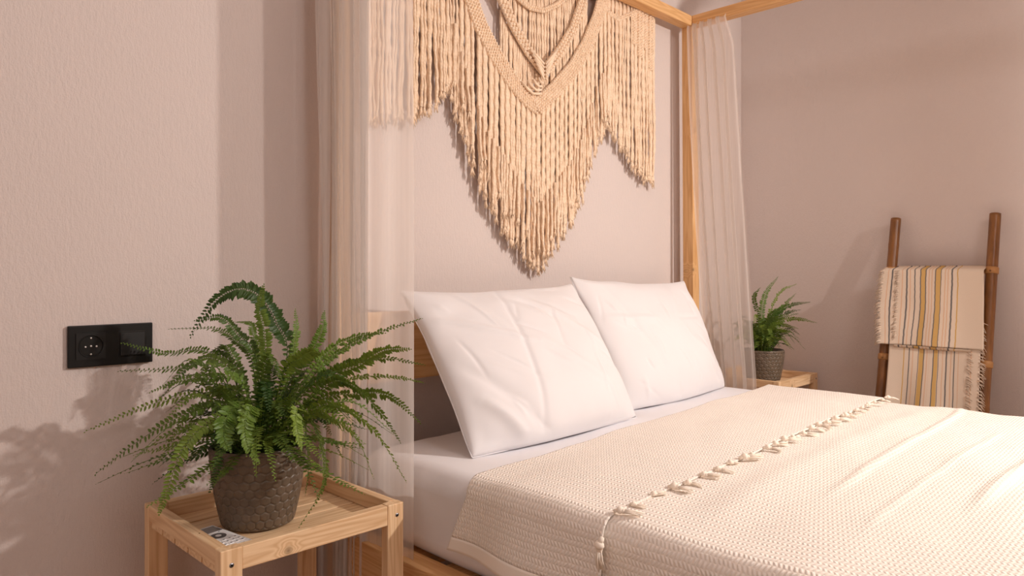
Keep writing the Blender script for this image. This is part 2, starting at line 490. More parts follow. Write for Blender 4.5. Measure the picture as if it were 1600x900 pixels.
spread_layer('folded_flap', .714, 1.040, XL-.014, XR+.006, ZTOP+.011, .352, .36, 120, 320, 23, M['spread'], 0.070, .0035, None, .040, .024)
# tassels along the flap's edge
def tassel_mesh(seed):
    r = random.Random(seed); b = MB()
    L = r.uniform(.020, .032)
    b.tube([(0, .006, .004), (0, -.002, .007)], [.003, .0045], 7)
    b.blob((0, -.005, .0075), (.0075, 0, 0), (0, .0065, 0), (0, 0, .0065), 8, 6)
    b.blob((0, -.011, .006), (.0055, 0, 0), (0, .0045, 0), (0, 0, .005), 8, 5)
    bend = r.uniform(-.012, .012)
    for k in range(16):
        a = r.uniform(0, 2*PI); q = r.uniform(.2, 1)
        x0, z0 = .004*q*math.cos(a), .0055+.0035*q*math.sin(a)
        x1, z1 = x0*2.6+bend, max(.0012, .003+.004*q*math.sin(a))
        l = L*r.uniform(.8, 1.08)
        b.tube([(x0, -.012, z0), ((x0+x1)/2-bend*.2, -.012-l*.5, (z0+z1)/2+.001), (x1, -.012-l, z1)], [.0013, .0015, .0008], 4)
    return b.mesh('tassel')
tms = [tassel_mesh(i) for i in range(6)]
for m in tms:
    m.materials.append(M['tassel']); m.polygons.foreach_set('use_smooth', [True]*len(m.polygons))
NTAS = 27
for i in range(NTAS):
    x = XL+.03+(XR-XL-.05)*(i+random.uniform(-.22, .22))/(NTAS-1)
    o = bpy.data.objects.new('tassel', tms[i % 6]); C.objects.link(o); o.parent = spread
    o.location = (x, .717+.036*(x-XL)+random.uniform(-.006, .004), ZTOP+.010); sc = random.uniform(.7, 1.1); o.scale = (sc, sc, sc)
    o.rotation_euler = (random.uniform(-.05, .1), random.uniform(-.3, .3), random.uniform(-.2, 1.15))
for (lx_, ly_, lz_, tilt, s_) in ((.899, .694, .478, .25, 1.15), (.893, .700, .415, -.2, 1.1)):          # two hang over the side
    o = bpy.data.objects.new('tassel', tms[int(lz_*100) % 6]); C.objects.link(o); o.parent = spread
    o.matrix_local = Matrix.Translation((lx_, ly_, lz_)) @ Matrix.Rotation(tilt, 4, 'X') @ Matrix(((0, 0, -1, 0), (-1, 0, 0, 0), (0, 1, 0, 0), (0, 0, 0, 1))) @ Matrix.Scale(s_, 4)

# ------------------------------------------------------------------ pillows
def pillow(label, TL, TR, BR, BL, tf, tb, seed, creases):
    TL, TR, BR, BL = map(np.array, (TL, TR, BR, BL))
    n = 190; m = 140
    u = np.linspace(-1, 1, n); v = np.linspace(-1, 1, m)
    Uu, Vv = np.meshgrid(u, v, indexing='ij')
    up = Uu*(1-.035*(1-Vv**2)) + .012*vnoise(Vv*2.5, Uu*0+seed, seed+3)*abs(Uu)**3; vp = Vv*(1-.085*(1-np.abs(Uu)**2.4)*(Vv > 0) + .07*(1-Uu**2)*(Vv < 0)) + .02*vnoise(Uu*2.7, Uu*0, seed+5)*np.clip(Vv, 0, 1)**3
    a = (up+1)/2; b = (vp+1)/2
    base = ((1-a)*(1-b))[..., None]*BL + (a*(1-b))[..., None]*BR + ((1-a)*b)[..., None]*TL + (a*b)[..., None]*TR
    nrm = np.cross(TR-TL, BL-TL); nrm = nrm/np.linalg.norm(nrm)
    if nrm[1] > 0: nrm = -nrm
    prof = (np.clip((1-Uu**2)*(1-Vv**2), 0, 1))**.42
    w = .0055*vnoise(Uu*2.2+3, Vv*2.2+1, seed)+.0025*vnoise(Uu*5, Vv*4+9, seed+1)
    for (u0, v0, u1, v1, wd, h) in creases:
        du, dv = u1-u0, v1-v0; L2 = du*du+dv*dv
        t = np.clip(((Uu-u0)*du+(Vv-v0)*dv)/L2, 0, 1)
        dist = np.hypot(Uu-u0-t*du, (Vv-v0-t*dv)*.75)
        w = w + h*np.exp(-(dist/wd)**2)*np.sin(PI*np.clip(t, .02, .98))**.4
    rc = random.Random(seed)
    for k in range(24):                                    # fine creases in the cotton
        u0, v0 = rc.uniform(-.9, .9), rc.uniform(-.9, .9); an = rc.uniform(-1.9, -.6); l = rc.uniform(.2, .7)
        t = np.clip(((Uu-u0)*math.cos(an)+(Vv-v0)*math.sin(an))/l, 0, 1)
        dist = np.hypot(Uu-u0-t*l*math.cos(an), (Vv-v0-t*l*math.sin(an))*.75)
        w = w + rc.choice((-1, 1))*rc.uniform(.002, .0045)*np.exp(-(dist/rc.uniform(.014, .034))**2)*np.sin(PI*np.clip(t, .02, .98))
    edge = smooth01((1-np.maximum(abs(Uu), abs(Vv)))/.12)
    ft = tf*prof*(1.0-.22*Vv) + w*edge
    bt = tb*prof
    front = base+nrm*ft[..., None]
    back = base-nrm*bt[..., None]
    # gentle bow along the rim
    rim = .006*vnoise(Uu*4, Vv*4, seed+7)
    front[..., 1] += rim*.6; back[..., 1] += rim*.6
    V = np.concatenate([front.reshape(-1, 3), back.reshape(-1, 3)])
    V[:, 2] = np.maximum(V[:, 2], .4845)
    idx = np.arange(n*m).reshape(n, m)
    q1 = np.stack([idx[:-1, :-1], idx[1:, :-1], idx[1:, 1:], idx[:-1, 1:]], -1).reshape(-1, 4)
    q2 = q1[:, ::-1]+n*m
    f = np.concatenate([q1, q2]).tolist()
    bm = bmesh.new(); vs_ = [bm.verts.new(p) for p in V]
    for q in f: bm.faces.new([vs_[i] for i in q])
    bmesh.ops.remove_doubles(bm, verts=bm.verts, dist=.0006)
    bmesh.ops.recalc_face_normals(bm, faces=bm.faces)
    me = bpy.data.meshes.new('pillow'); bm.to_mesh(me); bm.free()
    root = thing('pillow', label, 'pillow', (0, 0, 0), 'white pillows at the head of the bed')
    link('cushion', me, M['pillow'], root, True)
    # stitched seam edge running round the rim
    ring = [base[i, 0] for i in range(0, n, 5)]+[base[n-1, j] for j in range(0, m, 5)]+[base[i, m-1] for i in range(n-1, -1, -5)]+[base[0, j] for j in range(m-1, -1, -5)]
    rr = []
    for p in ring:
        p = Vector(p); p.z = max(p.z, .4862)
        if not rr or (p-rr[-1]).length > .004: rr.append(p)
    MB().tube(rr+[rr[0]], .0014, 6, False).build('seam', M['pillow'], root)
    return root
pillow('large white pillow in front, leaning left beside the curtain', (1.066, 1.452, .852), (1.725, 1.455, .862), (1.700, 1.195, .487), (1.068, 1.190, .487), .085, .030, 40,
       [(-.15, .95, -.35, -.9, .03, -.006), (-.95, .55, -.1, .0, .035, .006), (-.6, .9, -.3, .1, .04, .005), (.1, .7, .9, -.2, .05, .005), (-.9, -.1, -.3, -.95, .06, -.008), (.3, .5, .2, -.1, .03, -.004),
        (-.1, .1, .6, -.6, .05, .004), (-.85, -.5, -.55, -.95, .05, .012), (-.3, .95, .4, .3, .06, -.005)])
pillow('white pillow standing against the headboard by the far bedpost', (1.722, 1.460, .885), (2.375, 1.455, .868), (2.372, 1.290, .487), (1.735, 1.272, .487), .080, .030, 60,
       [(-.7, .9, -.4, -.5, .05, -.005), (.2, .2, .9, .25, .03, -.004), (-.9, .3, -.2, .2, .04, .005), (.5, .9, .1, .1, .06, .005), (.4, -.2, .9, -.9, .06, .006), (-.2, .1, .3, -.8, .05, -.004)])

# ------------------------------------------------------------------ sheer curtains
def curtain(name, label, path, zs, folds, mat, top_wrap):
    """path(t)->(x,y) rest line; folds(t,z)->offset along the local normal"""
    n = 420
    t = np.linspace(0, 1, n)
    T, Z = np.meshgrid(t, zs, indexing='ij')
    X, Y = path(T, Z)
    dX = np.gradient(X, axis=0); dY = np.gradient(Y, axis=0); L = np.hypot(dX, dY)+1e-9
    off = folds(T, Z)
    X = X + dY/L*off; Y = Y - dX/L*off
    P = np.stack([X, Y, Z], -1)
    P = top_wrap(P, T, Z)
    o = link(name, grid_mesh(name, P), mat)
    tag(o, label, 'curtain', 'sheer bed curtains')
    return o
zsL = np.concatenate([np.linspace(.02, 1.80, 60), np.linspace(1.82, 1.898, 6)])
def pathL(T, Z):
    a = np.clip(T/.34, 0, 1); b = np.clip((T-.34)/.66, 0, 1)
    X = .916-.008*a - .040*b**1.3
    Y = 1.207+.150*a + .155*b
    flare = (1.9-Z)/1.9
    Y = Y - .004*flare*(1-a) + .017*np.sin(2*PI*5*b+.7*np.sin(Z*1.7)+1.5*vnoise(b*3, Z*.8, 75))*smooth01(b/.2)*smooth01((1-b)/.1)
    return X, Y
def foldL(T, Z):
    a = np.clip(T/.34, 0, 1); b = np.clip((T-.34)/.66, 0, 1)
    k = smooth01((T-.30)/.10)
    amp = .013*(1-.25*np.sin(Z*2.1+1)) * k
    ph = 1.6+2*PI*5*b + .8*np.sin(Z*2.4) + 1.2*vnoise(b*6, Z*1.3, 71)
    return amp*np.sin(ph) + .0035*np.sin(a*9+Z*1.6)*(1-k) + .004*vnoise(T*40, Z*1.5, 72)*k
def wrapL(P, T, Z):
    k = smooth01((Z-1.80)/.098)
    P[..., 0] = P[..., 0]*(1-k) + (.922+.003*np.sin(T*60))*k
    P[..., 2] = np.where(Z > 1.89, 1.900, P[..., 2])
    return P
curtain('bed_curtain', 'long sheer cream curtain hanging between the near nightstand and the pillows', pathL, zsL, foldL, M['sheer'], wrapL)
zsR = np.concatenate([np.linspace(.02, 1.80, 60), np.linspace(1.82, 1.898, 6)])
def pathR(T, Z):
    fl = smooth01((1.9-Z)/1.9*1.0)
    h = np.clip((1.9-Z)/1.4, 0, 1)
    yl = 1.484 - .085*h**1.5
    yr = 1.340 - .040*np.clip((1.9-Z)/.15, 0, 1) - .098*h
    return 2.4495+0*T+.0*fl, yl + (yr-yl)*T**.85 + .016*np.sin(2*PI*5*T**.8+.6*np.sin(Z*1.6)+vnoise(T*4, Z*.9, 85))*smooth01(T/.1)*smooth01((1-T)/.25)
def foldR(T, Z):
    k = .0085*(1-.6*T)
    return k*np.sin(1.6+2*PI*5*T**.8+.6*np.sin(Z*1.6)+vnoise(T*4, Z*.9, 85)) - .002
def wrapR(P, T, Z):
    k = smooth01((Z-1.84)/.058)
    P[..., 0] = P[..., 0]*(1-k) + 2.482*k
    P[..., 2] = np.where(Z > 1.89, 1.8985, P[..., 2])
    return P
curtain('bed_curtain', 'gathered sheer cream curtain draped over the canopy rail at the far bedpost', pathR, zsR, foldR, M['sheer2'], wrapR)

# ------------------------------------------------------------------ macrame
YM = 1.535
mac = thing('macrame_hanging', 'large beige knotted macrame wall hanging with long cord fringe above the bed', 'wall hanging', (0, 0, 0))
MC = 1.653
MB().tube([(.985+i*.0668, YM+.004, 1.955) for i in range(21)], .011, 10).build('dowel', M['bedpine'][0], mac)
def zlow(x):
    """lower edge of the fringe, mirrored about the middle"""
    L = [(-.66, 1.235), (-.63, 1.30), (-.50, 1.315), (-.47, 1.33), (-.415, 1.37), (-.36, 1.43), (-.352, 1.40), (-.33, 1.335), (-.28, 1.215), (-.22, 1.11), (-.15, 1.04), (-.07, .965), (0, .91)]
    R = [(0, .91), (.07, .985), (.15, 1.06), (.20, 1.14), (.25, 1.235), (.285, 1.33), (.335, 1.405), (.36, 1.425), (.42, 1.365), (.50, 1.30), (.57, 1.26), (.63, 1.245), (.66, 1.24)]
    d = x-MC; T = L if d < 0 else R
    return float(np.interp(d, [p[0] for p in T], [p[1] for p in T]))
# outer V band centre line, measured in the photo
outerL = [at(px, py, YM-.012) for px, py in ((722, -40), (738, 0), (752, 40), (775, 85), (802, 128), (826, 155), (840, 166))]
outerR = [at(px, py, YM-.012) for px, py in ((968, -80), (945, -10), (934, 30), (918, 70), (896, 108), (868, 140), (840, 166))]
innerL = [at(px, py, YM-.012) for px, py in ((760, -50), (785, 0), (803, 40), (826, 80), (850, 112))]
innerR = [at(px, py, YM-.012) for px, py in ((930, -50), (911, 0), (896, 45), (875, 80), (850, 112))]
def zband(x):
    for T in (outerL, outerR):
        xs = [p.x for p in T]; zs = [p.z for p in T]
        if min(xs) <= x <= max(xs):
            o = np.argsort(xs); return float(np.interp(x, np.array(xs)[o], np.array(zs)[o]))
    return None
def resample(T, step):
    out = []; acc = 0
    pts = []
    for a, b in zip(T[:-1], T[1:]):
        n = max(2, int((b-a).length/.002))
        pts += [a.lerp(b, i/n) for i in range(n)]
    pts.append(T[-1]); last = pts[0]; out = [last]
    for p in pts:
        if (p-last).length >= step: out.append(p); last = p
    return out
def knot_band(name, T, rows, pitch, step, side, slant):
    """band of little cord knots set in slanting rows along T"""
    b = MB(); P = resample(T, step)
    for i, p in enumerate(P):
        t = (P[min(i+1, len(P)-1)]-P[max(i-1, 0)]).normalized()
        nrm = Vector((0, -1, 0)); s = t.cross(nrm).normalized()
        for r in range(rows):
            o = (r-(rows-1)/2)*pitch
            c = p + s*o + t*(step*.5*(r % 2)) + Vector((0, random.uniform(-.001, .001), 0))
            d = (s*math.cos(slant)+t*math.sin(slant)*side).normalized()
            e = d.cross(nrm).normalized()
            b.blob(c, d*pitch*.62, e*step*.52, nrm*(.0055 if pitch < .01 else .008), 6, 4)
    # backing cords that the knots are tied on
    for r in range(rows):
        o = (r-(rows-1)/2)*pitch
        pts = []
        for i, p in enumerate(P):
            t = (P[min(i+1, len(P)-1)]-P[max(i-1, 0)]).normalized(); s = t.cross(Vector((0, -1, 0))).normalized()
            pts.append(p+s*o+Vector((0, .003, 0)))
        b.tube(pts, .0052, 6)
    return b.build(name, M['cord'], mac)
knot_band('knotted_band', outerL, 6, .0085, .0085, 1, .5)
knot_band('knotted_band', outerR, 6, .0085, .0085, -1, .5)
knot_band('braided_band', innerL, 3, .0115, .0135, 1, .9)
knot_band('braided_band', innerR, 3, .0115, .0135, -1, .9)
arc = [at(px, py, YM-.010) for px, py in ((800, -25), (812, -2), (830, 12), (850, 16), (870, 8), (890, -8), (900, -25))]
knot_band('knotted_arc', arc, 2, .0075, .009, 1, .3)
# short zig-zag borders at both ends
for pts in (((1018, 20), (1000, 14), (985, 22), (968, 30), (952, 20), (940, 5), (930, -15)), ((575, -60), (592, -80), (610, -50), (640, -20), (668, -40), (690, -60))):
    knot_band('knotted_border', [at(px, py, YM-.010) for px, py in pts], 2, .0075, .009, 1, .3)
# knotted sennits (columns of square knots) at both ends
for sgn in (-1, 1):
    for k in range(4):
        x = MC+sgn*(.60-.034*k) + .012*sgn
        T = [Vector((x, YM-.008, 1.93)), Vector((x, YM-.008, 1.72-.035*((k+1) % 2)-.03*(k == 0)))]
        knot_band('sennit', T, 3, .0085, .0095, sgn, .4)
# loops at the inner V's tip
b = MB()
for k in range(4):
    x0 = MC-.035-.010*k
    a = at(842-9*k, 122+2*k, YM-.018); c = at(846, 128+6*k, YM-.016); mid = (a+c)/2+Vector((0, -.006, -.010-.003*k))
    b.tube([a, a.lerp(mid, .6)+Vector((-.004, 0, 0)), mid, mid.lerp(c, .5)+Vector((.005, 0, 0)), c], .0042, 7)
b.build('loop', M['cord'], mac)
b = MB()
for k in range(5):
    for sg, tip in ((-1, 1), (1, 1)):
        a = at(850+sg*(9+3*k), 106-7*k, YM-.024); c = at(851+sg*1.0, 124-6*k, YM-.026)
        b.tube([a, a.lerp(c, .5)+Vector((0, -.002, 0)), c], .0042, 7)
b.build('wrapped_tip', M['cord'], mac)

def cord_path(x, z0, z1, y, wav, seed, n):
    r = random.Random(seed); ph1, ph2 = r.uniform(0, 6.3), r.uniform(0, 6.3); k1, k2 = r.uniform(9, 16), r.uniform(30, 60); dr = r.uniform(-.006, .006)
    out = []
    for i in range(n):
        t = i/(n-1); z = z0+(z1-z0)*t
        out.append((x+dr*t+wav*t*math.sin(ph1+k1*z)+wav*.45*math.sin(ph2+k2*z)*min(1, t*2), y+.003*math.sin(ph2+14*z)*t, z))
    return out
def cord(x, z0, z1, y, r0=.0043, wav=.0022, frayed=True):
    seed = random.random(); n = max(10, int(abs(z0-z1)/.011)); P = cord_path(x, z0, z1, y, wav, seed, n)
    b = MB()
    # two-ply twist: lobed section turning along the cord
    v = []; f = []; ns = 8
    for i, p in enumerate(P):
        tw = i*.9
        for k in range(ns):
            an = 2*PI*k/ns
            rr = r0*(1+.24*math.cos(2*(an-tw)))
            v.append((p[0]+rr*math.cos(an), p[1]+rr*math.sin(an), p[2]))
    for i in range(n-1):
        for k in range(ns): f.append((i*ns+k, (i+1)*ns+k, (i+1)*ns+(k+1) % ns, i*ns+(k+1) % ns))
    f.append(tuple(range(ns))); b.add(v, f)
    if frayed:
        e = Vector(P[-1]); rd = random.Random(seed)
        for k in range(12):
            a = rd.uniform(0, 2*PI); sp = rd.uniform(.2, 1); L = rd.uniform(.014, .030)
            b.tube([e+Vector((0, 0, .006)), e+Vector((.004*math.cos(a)*sp, .002*math.sin(a)*sp, -L*.4)), e+Vector((.011*math.cos(a)*sp+rd.uniform(-.003, .003), .004*math.sin(a)*sp, -L))], [.0024, .0022, .0008], 4)
    return b.build('cord', M['cord'], mac)
x = MC-.645; i = 0
while x < MC+.645:
    d = abs(x-MC); lo = zlow(x); zb = zband(x)
    xx = x+random.uniform(-.0012, .0012)
    lay = (i % 3)*.0025
    if zb is not None and zb < 1.93: z0 = zb-.018
    else: z0 = 1.94
    lo2 = lo+random.uniform(-.012, .014)+(0 if d > .1 else random.uniform(0, .01))
    # sparse gaps as in the photo
    if not (abs(x-(MC-.262)) < .004 or abs(x-(MC-.545)) < .004):
        cord(xx, z0, lo2, YM-.002+lay-.004, random.uniform(.0038, .0048), .0030 if lo > 1.2 else .0018)
    x += random.uniform(.0070, .0082); i += 1
# longer cords of the second row, showing behind the first along the stepped edge
for k in range(34):
    x = MC-.345+.69*k/33+random.uniform(-.004, .004); lo = zlow(x)
    zb = zband(x) or 1.9
    cord(x, min(zb-.02, lo+.20), lo+random.uniform(.02, .085), YM-.012, .0043, .004)
# inner field between the two V bands and inside the arc
def zin(x):
    T = innerL if x < innerL[-1].x else innerR
    xs = [p.x for p in T]; zs = [p.z for p in T]; o = np.argsort(xs)
    return float(np.interp(x, np.array(xs)[o], np.array(zs)[o]))
x = MC-.155
while x < MC+.25:
    zb = zband(x); zi = zin(x)
    if zb is not None and zb < zi-.02: cord(x+random.uniform(-.001, .001), zi-.01, zb+.012, YM+.004, .004, .0012, False)
    if innerL[0].x+.04 < x < innerR[0].x-.04 and zi < 1.9: cord(x+random.uniform(-.001, .001), 1.93, zi+.01, YM+.006, .004, .0010, False)
    x += .0088

# ------------------------------------------------------------------ nightstands
def nightstand(label, loc, h, group):
    w, dp = .360, .350
    t = thing('nightstand', label, 'nightstand', loc, group)
    px_, py_, pz_ = M['pine']
    lw, ld = .0365, .022
    kn = wood('knotty pine', 0, PD, PL, [(.118, 0, h-.030, .0085)])
    legs = []
    for (x, y) in ((0, 0), (w-lw, 0), (0, dp-ld), (w-lw, dp-ld)):
        l = box('leg', x, x+lw, y, y+ld, 0, h, pz_, t, .0015); legs.append(l)
    fr = box('front_rail', lw, w-lw, .001, .021, h-.0385, h-.001, kn, t, .0015)
    box('back_rail', lw, w-lw, dp-.021, dp-.001, h-.0385, h-.001, px_, t, .0015)
    box('side_rail', .001, .020, ld+.0005, dp-ld-.0005, h-.030, h-.0005, py_, t, .0015)
    box('side_rail', w-.020, w-.001, ld+.0005, dp-ld-.0005, h-.030, h-.0005, py_, t, .0015)
    n = 5; y0, y1 = ld+.003, dp-ld-.003; pitch = (y1-y0)/n
    for k in range(n):
        box('slat', .004, w-.004, y0+k*pitch+.003, y0+(k+1)*pitch-.003, h-.043, h-.0305, px_, t, .0012)
    for (x, y) in ((lw*.5, 0), (w-lw*.42, 0)):
        b = MB(); z = h-.026 if x < .1 else h-.022
        b.tube([(x, y+.002, z), (x, y-.0006, z)], [.0042, .0038], 14)
        sc = b.build('screw', M['screw'], legs[0 if x < .1 else 1])
        box('socket_recess', x-.0016, x+.0016, y-.0009, y-.0003, z-.0016, z+.0016, M['dark'], t, 0)
    for (x, y) in ((.0105, .11),):
        MB().tube([(x, y, h-.002), (x, y, h-.0001)], .0013, 8).build('screw_hole', M['dark'], t)
    box('stretcher', .004, .022, ld, dp-ld, .10, .13, py_, t, .0015)
    box('stretcher', w-.022, w-.004, ld, dp-ld, .10, .13, py_, t, .0015)
    return t
NX, NY, NH = .4863, 1.1425, .450
nightstand('pine nightstand with slatted top beside the socket, holding the large fern', (NX, NY, 0), NH, 'pine nightstands beside the bed')
RX, RY, RH = 2.625, 1.200, .487
nightstand('pine nightstand in the room corner beyond the bed, holding the small fern', (RX, RY, 0), RH, 'pine nightstands beside the bed')

# ------------------------------------------------------------------ ferns
def pot_mesh(r_top, r_bot, h):
    nu, nv = 300, 130
    N = 27
    vv = np.linspace(0, 1, nv); uu = np.linspace(0, 1, nu, endpoint=False)
    U, V = np.meshgrid(uu, vv, indexing='ij')
    R = r_bot+(r_top-r_bot)*(1-(1-V)**1.7)
    R = np.where(V < .05, R-.006*(1-V/.05)**2, R)
    # hexagonal relief
    pit = 2*PI*(r_top+r_bot)/2/N
    a = U*N; bb = V*h/pit
    def lat(a, b):
        best = None
        c = [(a-np.round(a/1.0), 0)]
        d = []
        ky = 2*.5774*1.5  # vertical period over two rows
        for off in (0, .5):
            da = a-off-np.round(a-off)
            db = b-off*ky*1.0; db = db-np.round(db/ky)*ky
            for ia in (-1, 0, 1):
                for ib in (-1, 0, 1):
                    d.append(np.hypot(da+ia, db+ib*ky))
        d = np.sort(np.stack(d, -1), -1)
        return d[..., 1]-d[..., 0]
    e = lat(a, bb)
    hgt = smooth01(e/.20)*.0021
    hgt = hgt*(V < .985)*(V > .02)
    R = R+hgt
    P = np.stack([R*np.cos(2*PI*U), R*np.sin(2*PI*U), V*h], -1)
    # rim and inside wall
    ins = []
    for (dr, z) in ((-.0012, h+.0012), (-.004, h+.0008), (-.006, h-.003), (-.010, h-.03)):
        ang = 2*PI*uu; ins.append(np.stack([(r_top+dr)*np.cos(ang), (r_top+dr)*np.sin(ang), np.full(nu, z)], -1))
    bot = np.zeros((nu, 1, 3)); bot[..., 0] = .01*np.cos(2*PI*uu)[:, None]; bot[..., 1] = .01*np.sin(2*PI*uu)[:, None]
    P = np.concatenate([bot, P]+[i[:, None, :] for i in ins], 1)
    return grid_mesh('pot', P, None, True)

def bez(pts, n):
    """smooth curve through points (Catmull-Rom)"""
    p = [Vector(q) for q in pts]; p = [p[0]*2-p[1]]+p+[p[-1]*2-p[-2]]
    out = []; seg = len(p)-3
    for i in range(n):
        s = i/(n-1)*seg; k = min(int(s), seg-1); t = s-k
        a, b, c, d = p[k:k+4]
        out.append(.5*((2*b)+(c-a)*t+(2*a-5*b+4*c-d)*t*t+(3*b-a-3*c+d)*t**3))
    return out
def frond(parent, pts, leaf, mat, twist, rnd, dens=1.0, stem=.0011):
    raw = bez(pts, 60)
    L = sum((b-a).length for a, b in zip(raw[:-1], raw[1:]))
    n = max(12, int(L/.0076*dens))
    C_ = bez(pts, n)
    hd = C_[-1]-C_[0]; hd.z = 0
    if hd.length < .01: hd = Vector((1, 0, 0))
    hd.normalize(); side0 = Vector((-hd.y, hd.x, 0))
    b = MB()
    b.tube(C_, [stem*(1-.75*i/(n-1)) for i in range(n)], 4, False)
    for i in range(1, n):
        t = i/(n-1)
        if t < .10: continue
        tan = (C_[min(i+1, n-1)]-C_[i-1]).normalized()
        s = (side0-tan*side0.dot(tan)).normalized(); up = s.cross(tan)
        if up.z < 0 and twist == 0: up = -up
        s2 = s*math.cos(twist)+up*math.sin(twist); up2 = s2.cross(tan).normalized()
        prof = min(1, (t-.06)/.22)*(1-max(0, (t-.42)/.58)**2*.80)
        for sg in (-1, 1):
            l = leaf*prof*rnd.uniform(.82, 1.1)
            if rnd.random() < .03: continue
            fwd = rnd.uniform(.12, .42)
            d = (s2*sg+tan*fwd+up2*rnd.uniform(-.38, .12)).normalized()
            wv = tan - d*tan.dot(d); wv.normalize()
            nn = d.cross(wv); w = max(.0016, l*.25)
            o = C_[i]+tan*(.002*sg)
            cup = nn*(w*.35)
            droop = Vector((0, 0, -l*.12))
            pts6 = [o, o+d*l*.28+wv*w*1.05, o+d*l*.72+wv*w*.85+droop*.5, o+d*l+wv*w*.25+droop, o+d*l*.72-wv*w*.6+droop*.5, o+d*l*.28-wv*w*.85]
            mid = o+d*l*.5+cup*sg+droop*.25
            k = len(b.v); b.v += [tuple(q) for q in pts6]+[tuple(mid)]
            b.f += [(k, k+1, k+6), (k+1, k+2, k+6), (k+2, k+3, k+6), (k+3, k+4, k+6), (k+4, k+5, k+6), (k+5, k, k+6)]
    me = b.mesh('frond'); return link('frond', me, mat, parent)

def fern(label, loc, rt, rb, ph, hand, nfill, lens, seed, leaf, el_rng, az_ok=None):
    rnd = random.Random(seed)
    t = thing('potted_fern', label, 'potted plant', loc, 'ferns in brown pots on the nightstands')
    link('pot', pot_mesh(rt, rb, ph), M['pot'], t)
    b = MB(); ns = 32
    b.v = [(0, 0, ph-.018)]+[((rt-.006)*math.cos(2*PI*k/ns), (rt-.006)*math.sin(2*PI*k/ns), ph-.020) for k in range(ns)]
    b.f = [(0, 1+k, 1+(k+1) % ns) for k in range(ns)]
    b.build('soil', M['soil'], t)
    o = Vector(loc)
    for pts, lf, tw, br in hand:
        q = [Vector(p)-o for p in pts]
        st = Vector((rnd.uniform(-.025, .025), rnd.uniform(-.02, .02), ph-.02))
        frond(t, [st]+q, lf*1.22, M['leafbright'] if br else M['leaf'], tw, rnd)
    for i in range(nfill):
        az = 2*PI*(i*.618034 % 1)+rnd.uniform(-.2, .2)
        if az_ok and not az_ok(az): continue
        el = math.radians(rnd.uniform(*el_rng)); L = rnd.uniform(*lens)
        d = Vector((math.cos(az), math.sin(az), 0)); st = d*rnd.uniform(.0, .035)+Vector((0, 0, ph-.02))
        r1 = L*math.cos(el); up = L*math.sin(el)
        wob = Vector((-d.y, d.x, 0))*rnd.uniform(-.03, .03)
        p1 = st+d*r1*.30+Vector((0, 0, up*.55+.015)); p2 = st+d*r1*.66+Vector((0, 0, up*.92))+wob*.5
        p3 = st+d*r1*1.0+Vector((0, 0, up*.85-L*.20*rnd.uniform(.2, 1.3)))+wob
        # keep clear of the wall behind
        P = [st, p1, p2, p3]
        for q in P:
            if o.x < 1 and q.x+o.x > .845: q.x = .845-o.x-rnd.uniform(0, .03)
            if q.y+o.y > WY-.036: q.y = WY-.036-o.y-rnd.uniform(0, .02)
        if any((q.z+o.z) < .47 for q in P[2:]) : P[3].z = max(P[3].z, .475-o.z)
        frond(t, P, leaf*rnd.uniform(.8, 1.1), M['leafbright'] if rnd.random() < .22 else M['leaf'], rnd.uniform(-.5, .5), rnd)
    return t
PX, PY = .634, 1.318
potz = NH-.0300
s0 = 1.38
def fp(*pts):  # (px,py,depth offset along the view)
    out = []
    for px, py, ds in pts:                   # stay in front of the wall
        d = (px-800)/F_PX; out.append(ats(px, py, min(s0+ds, 1.524/(FW[1]+d*RT[1]))))
    return out
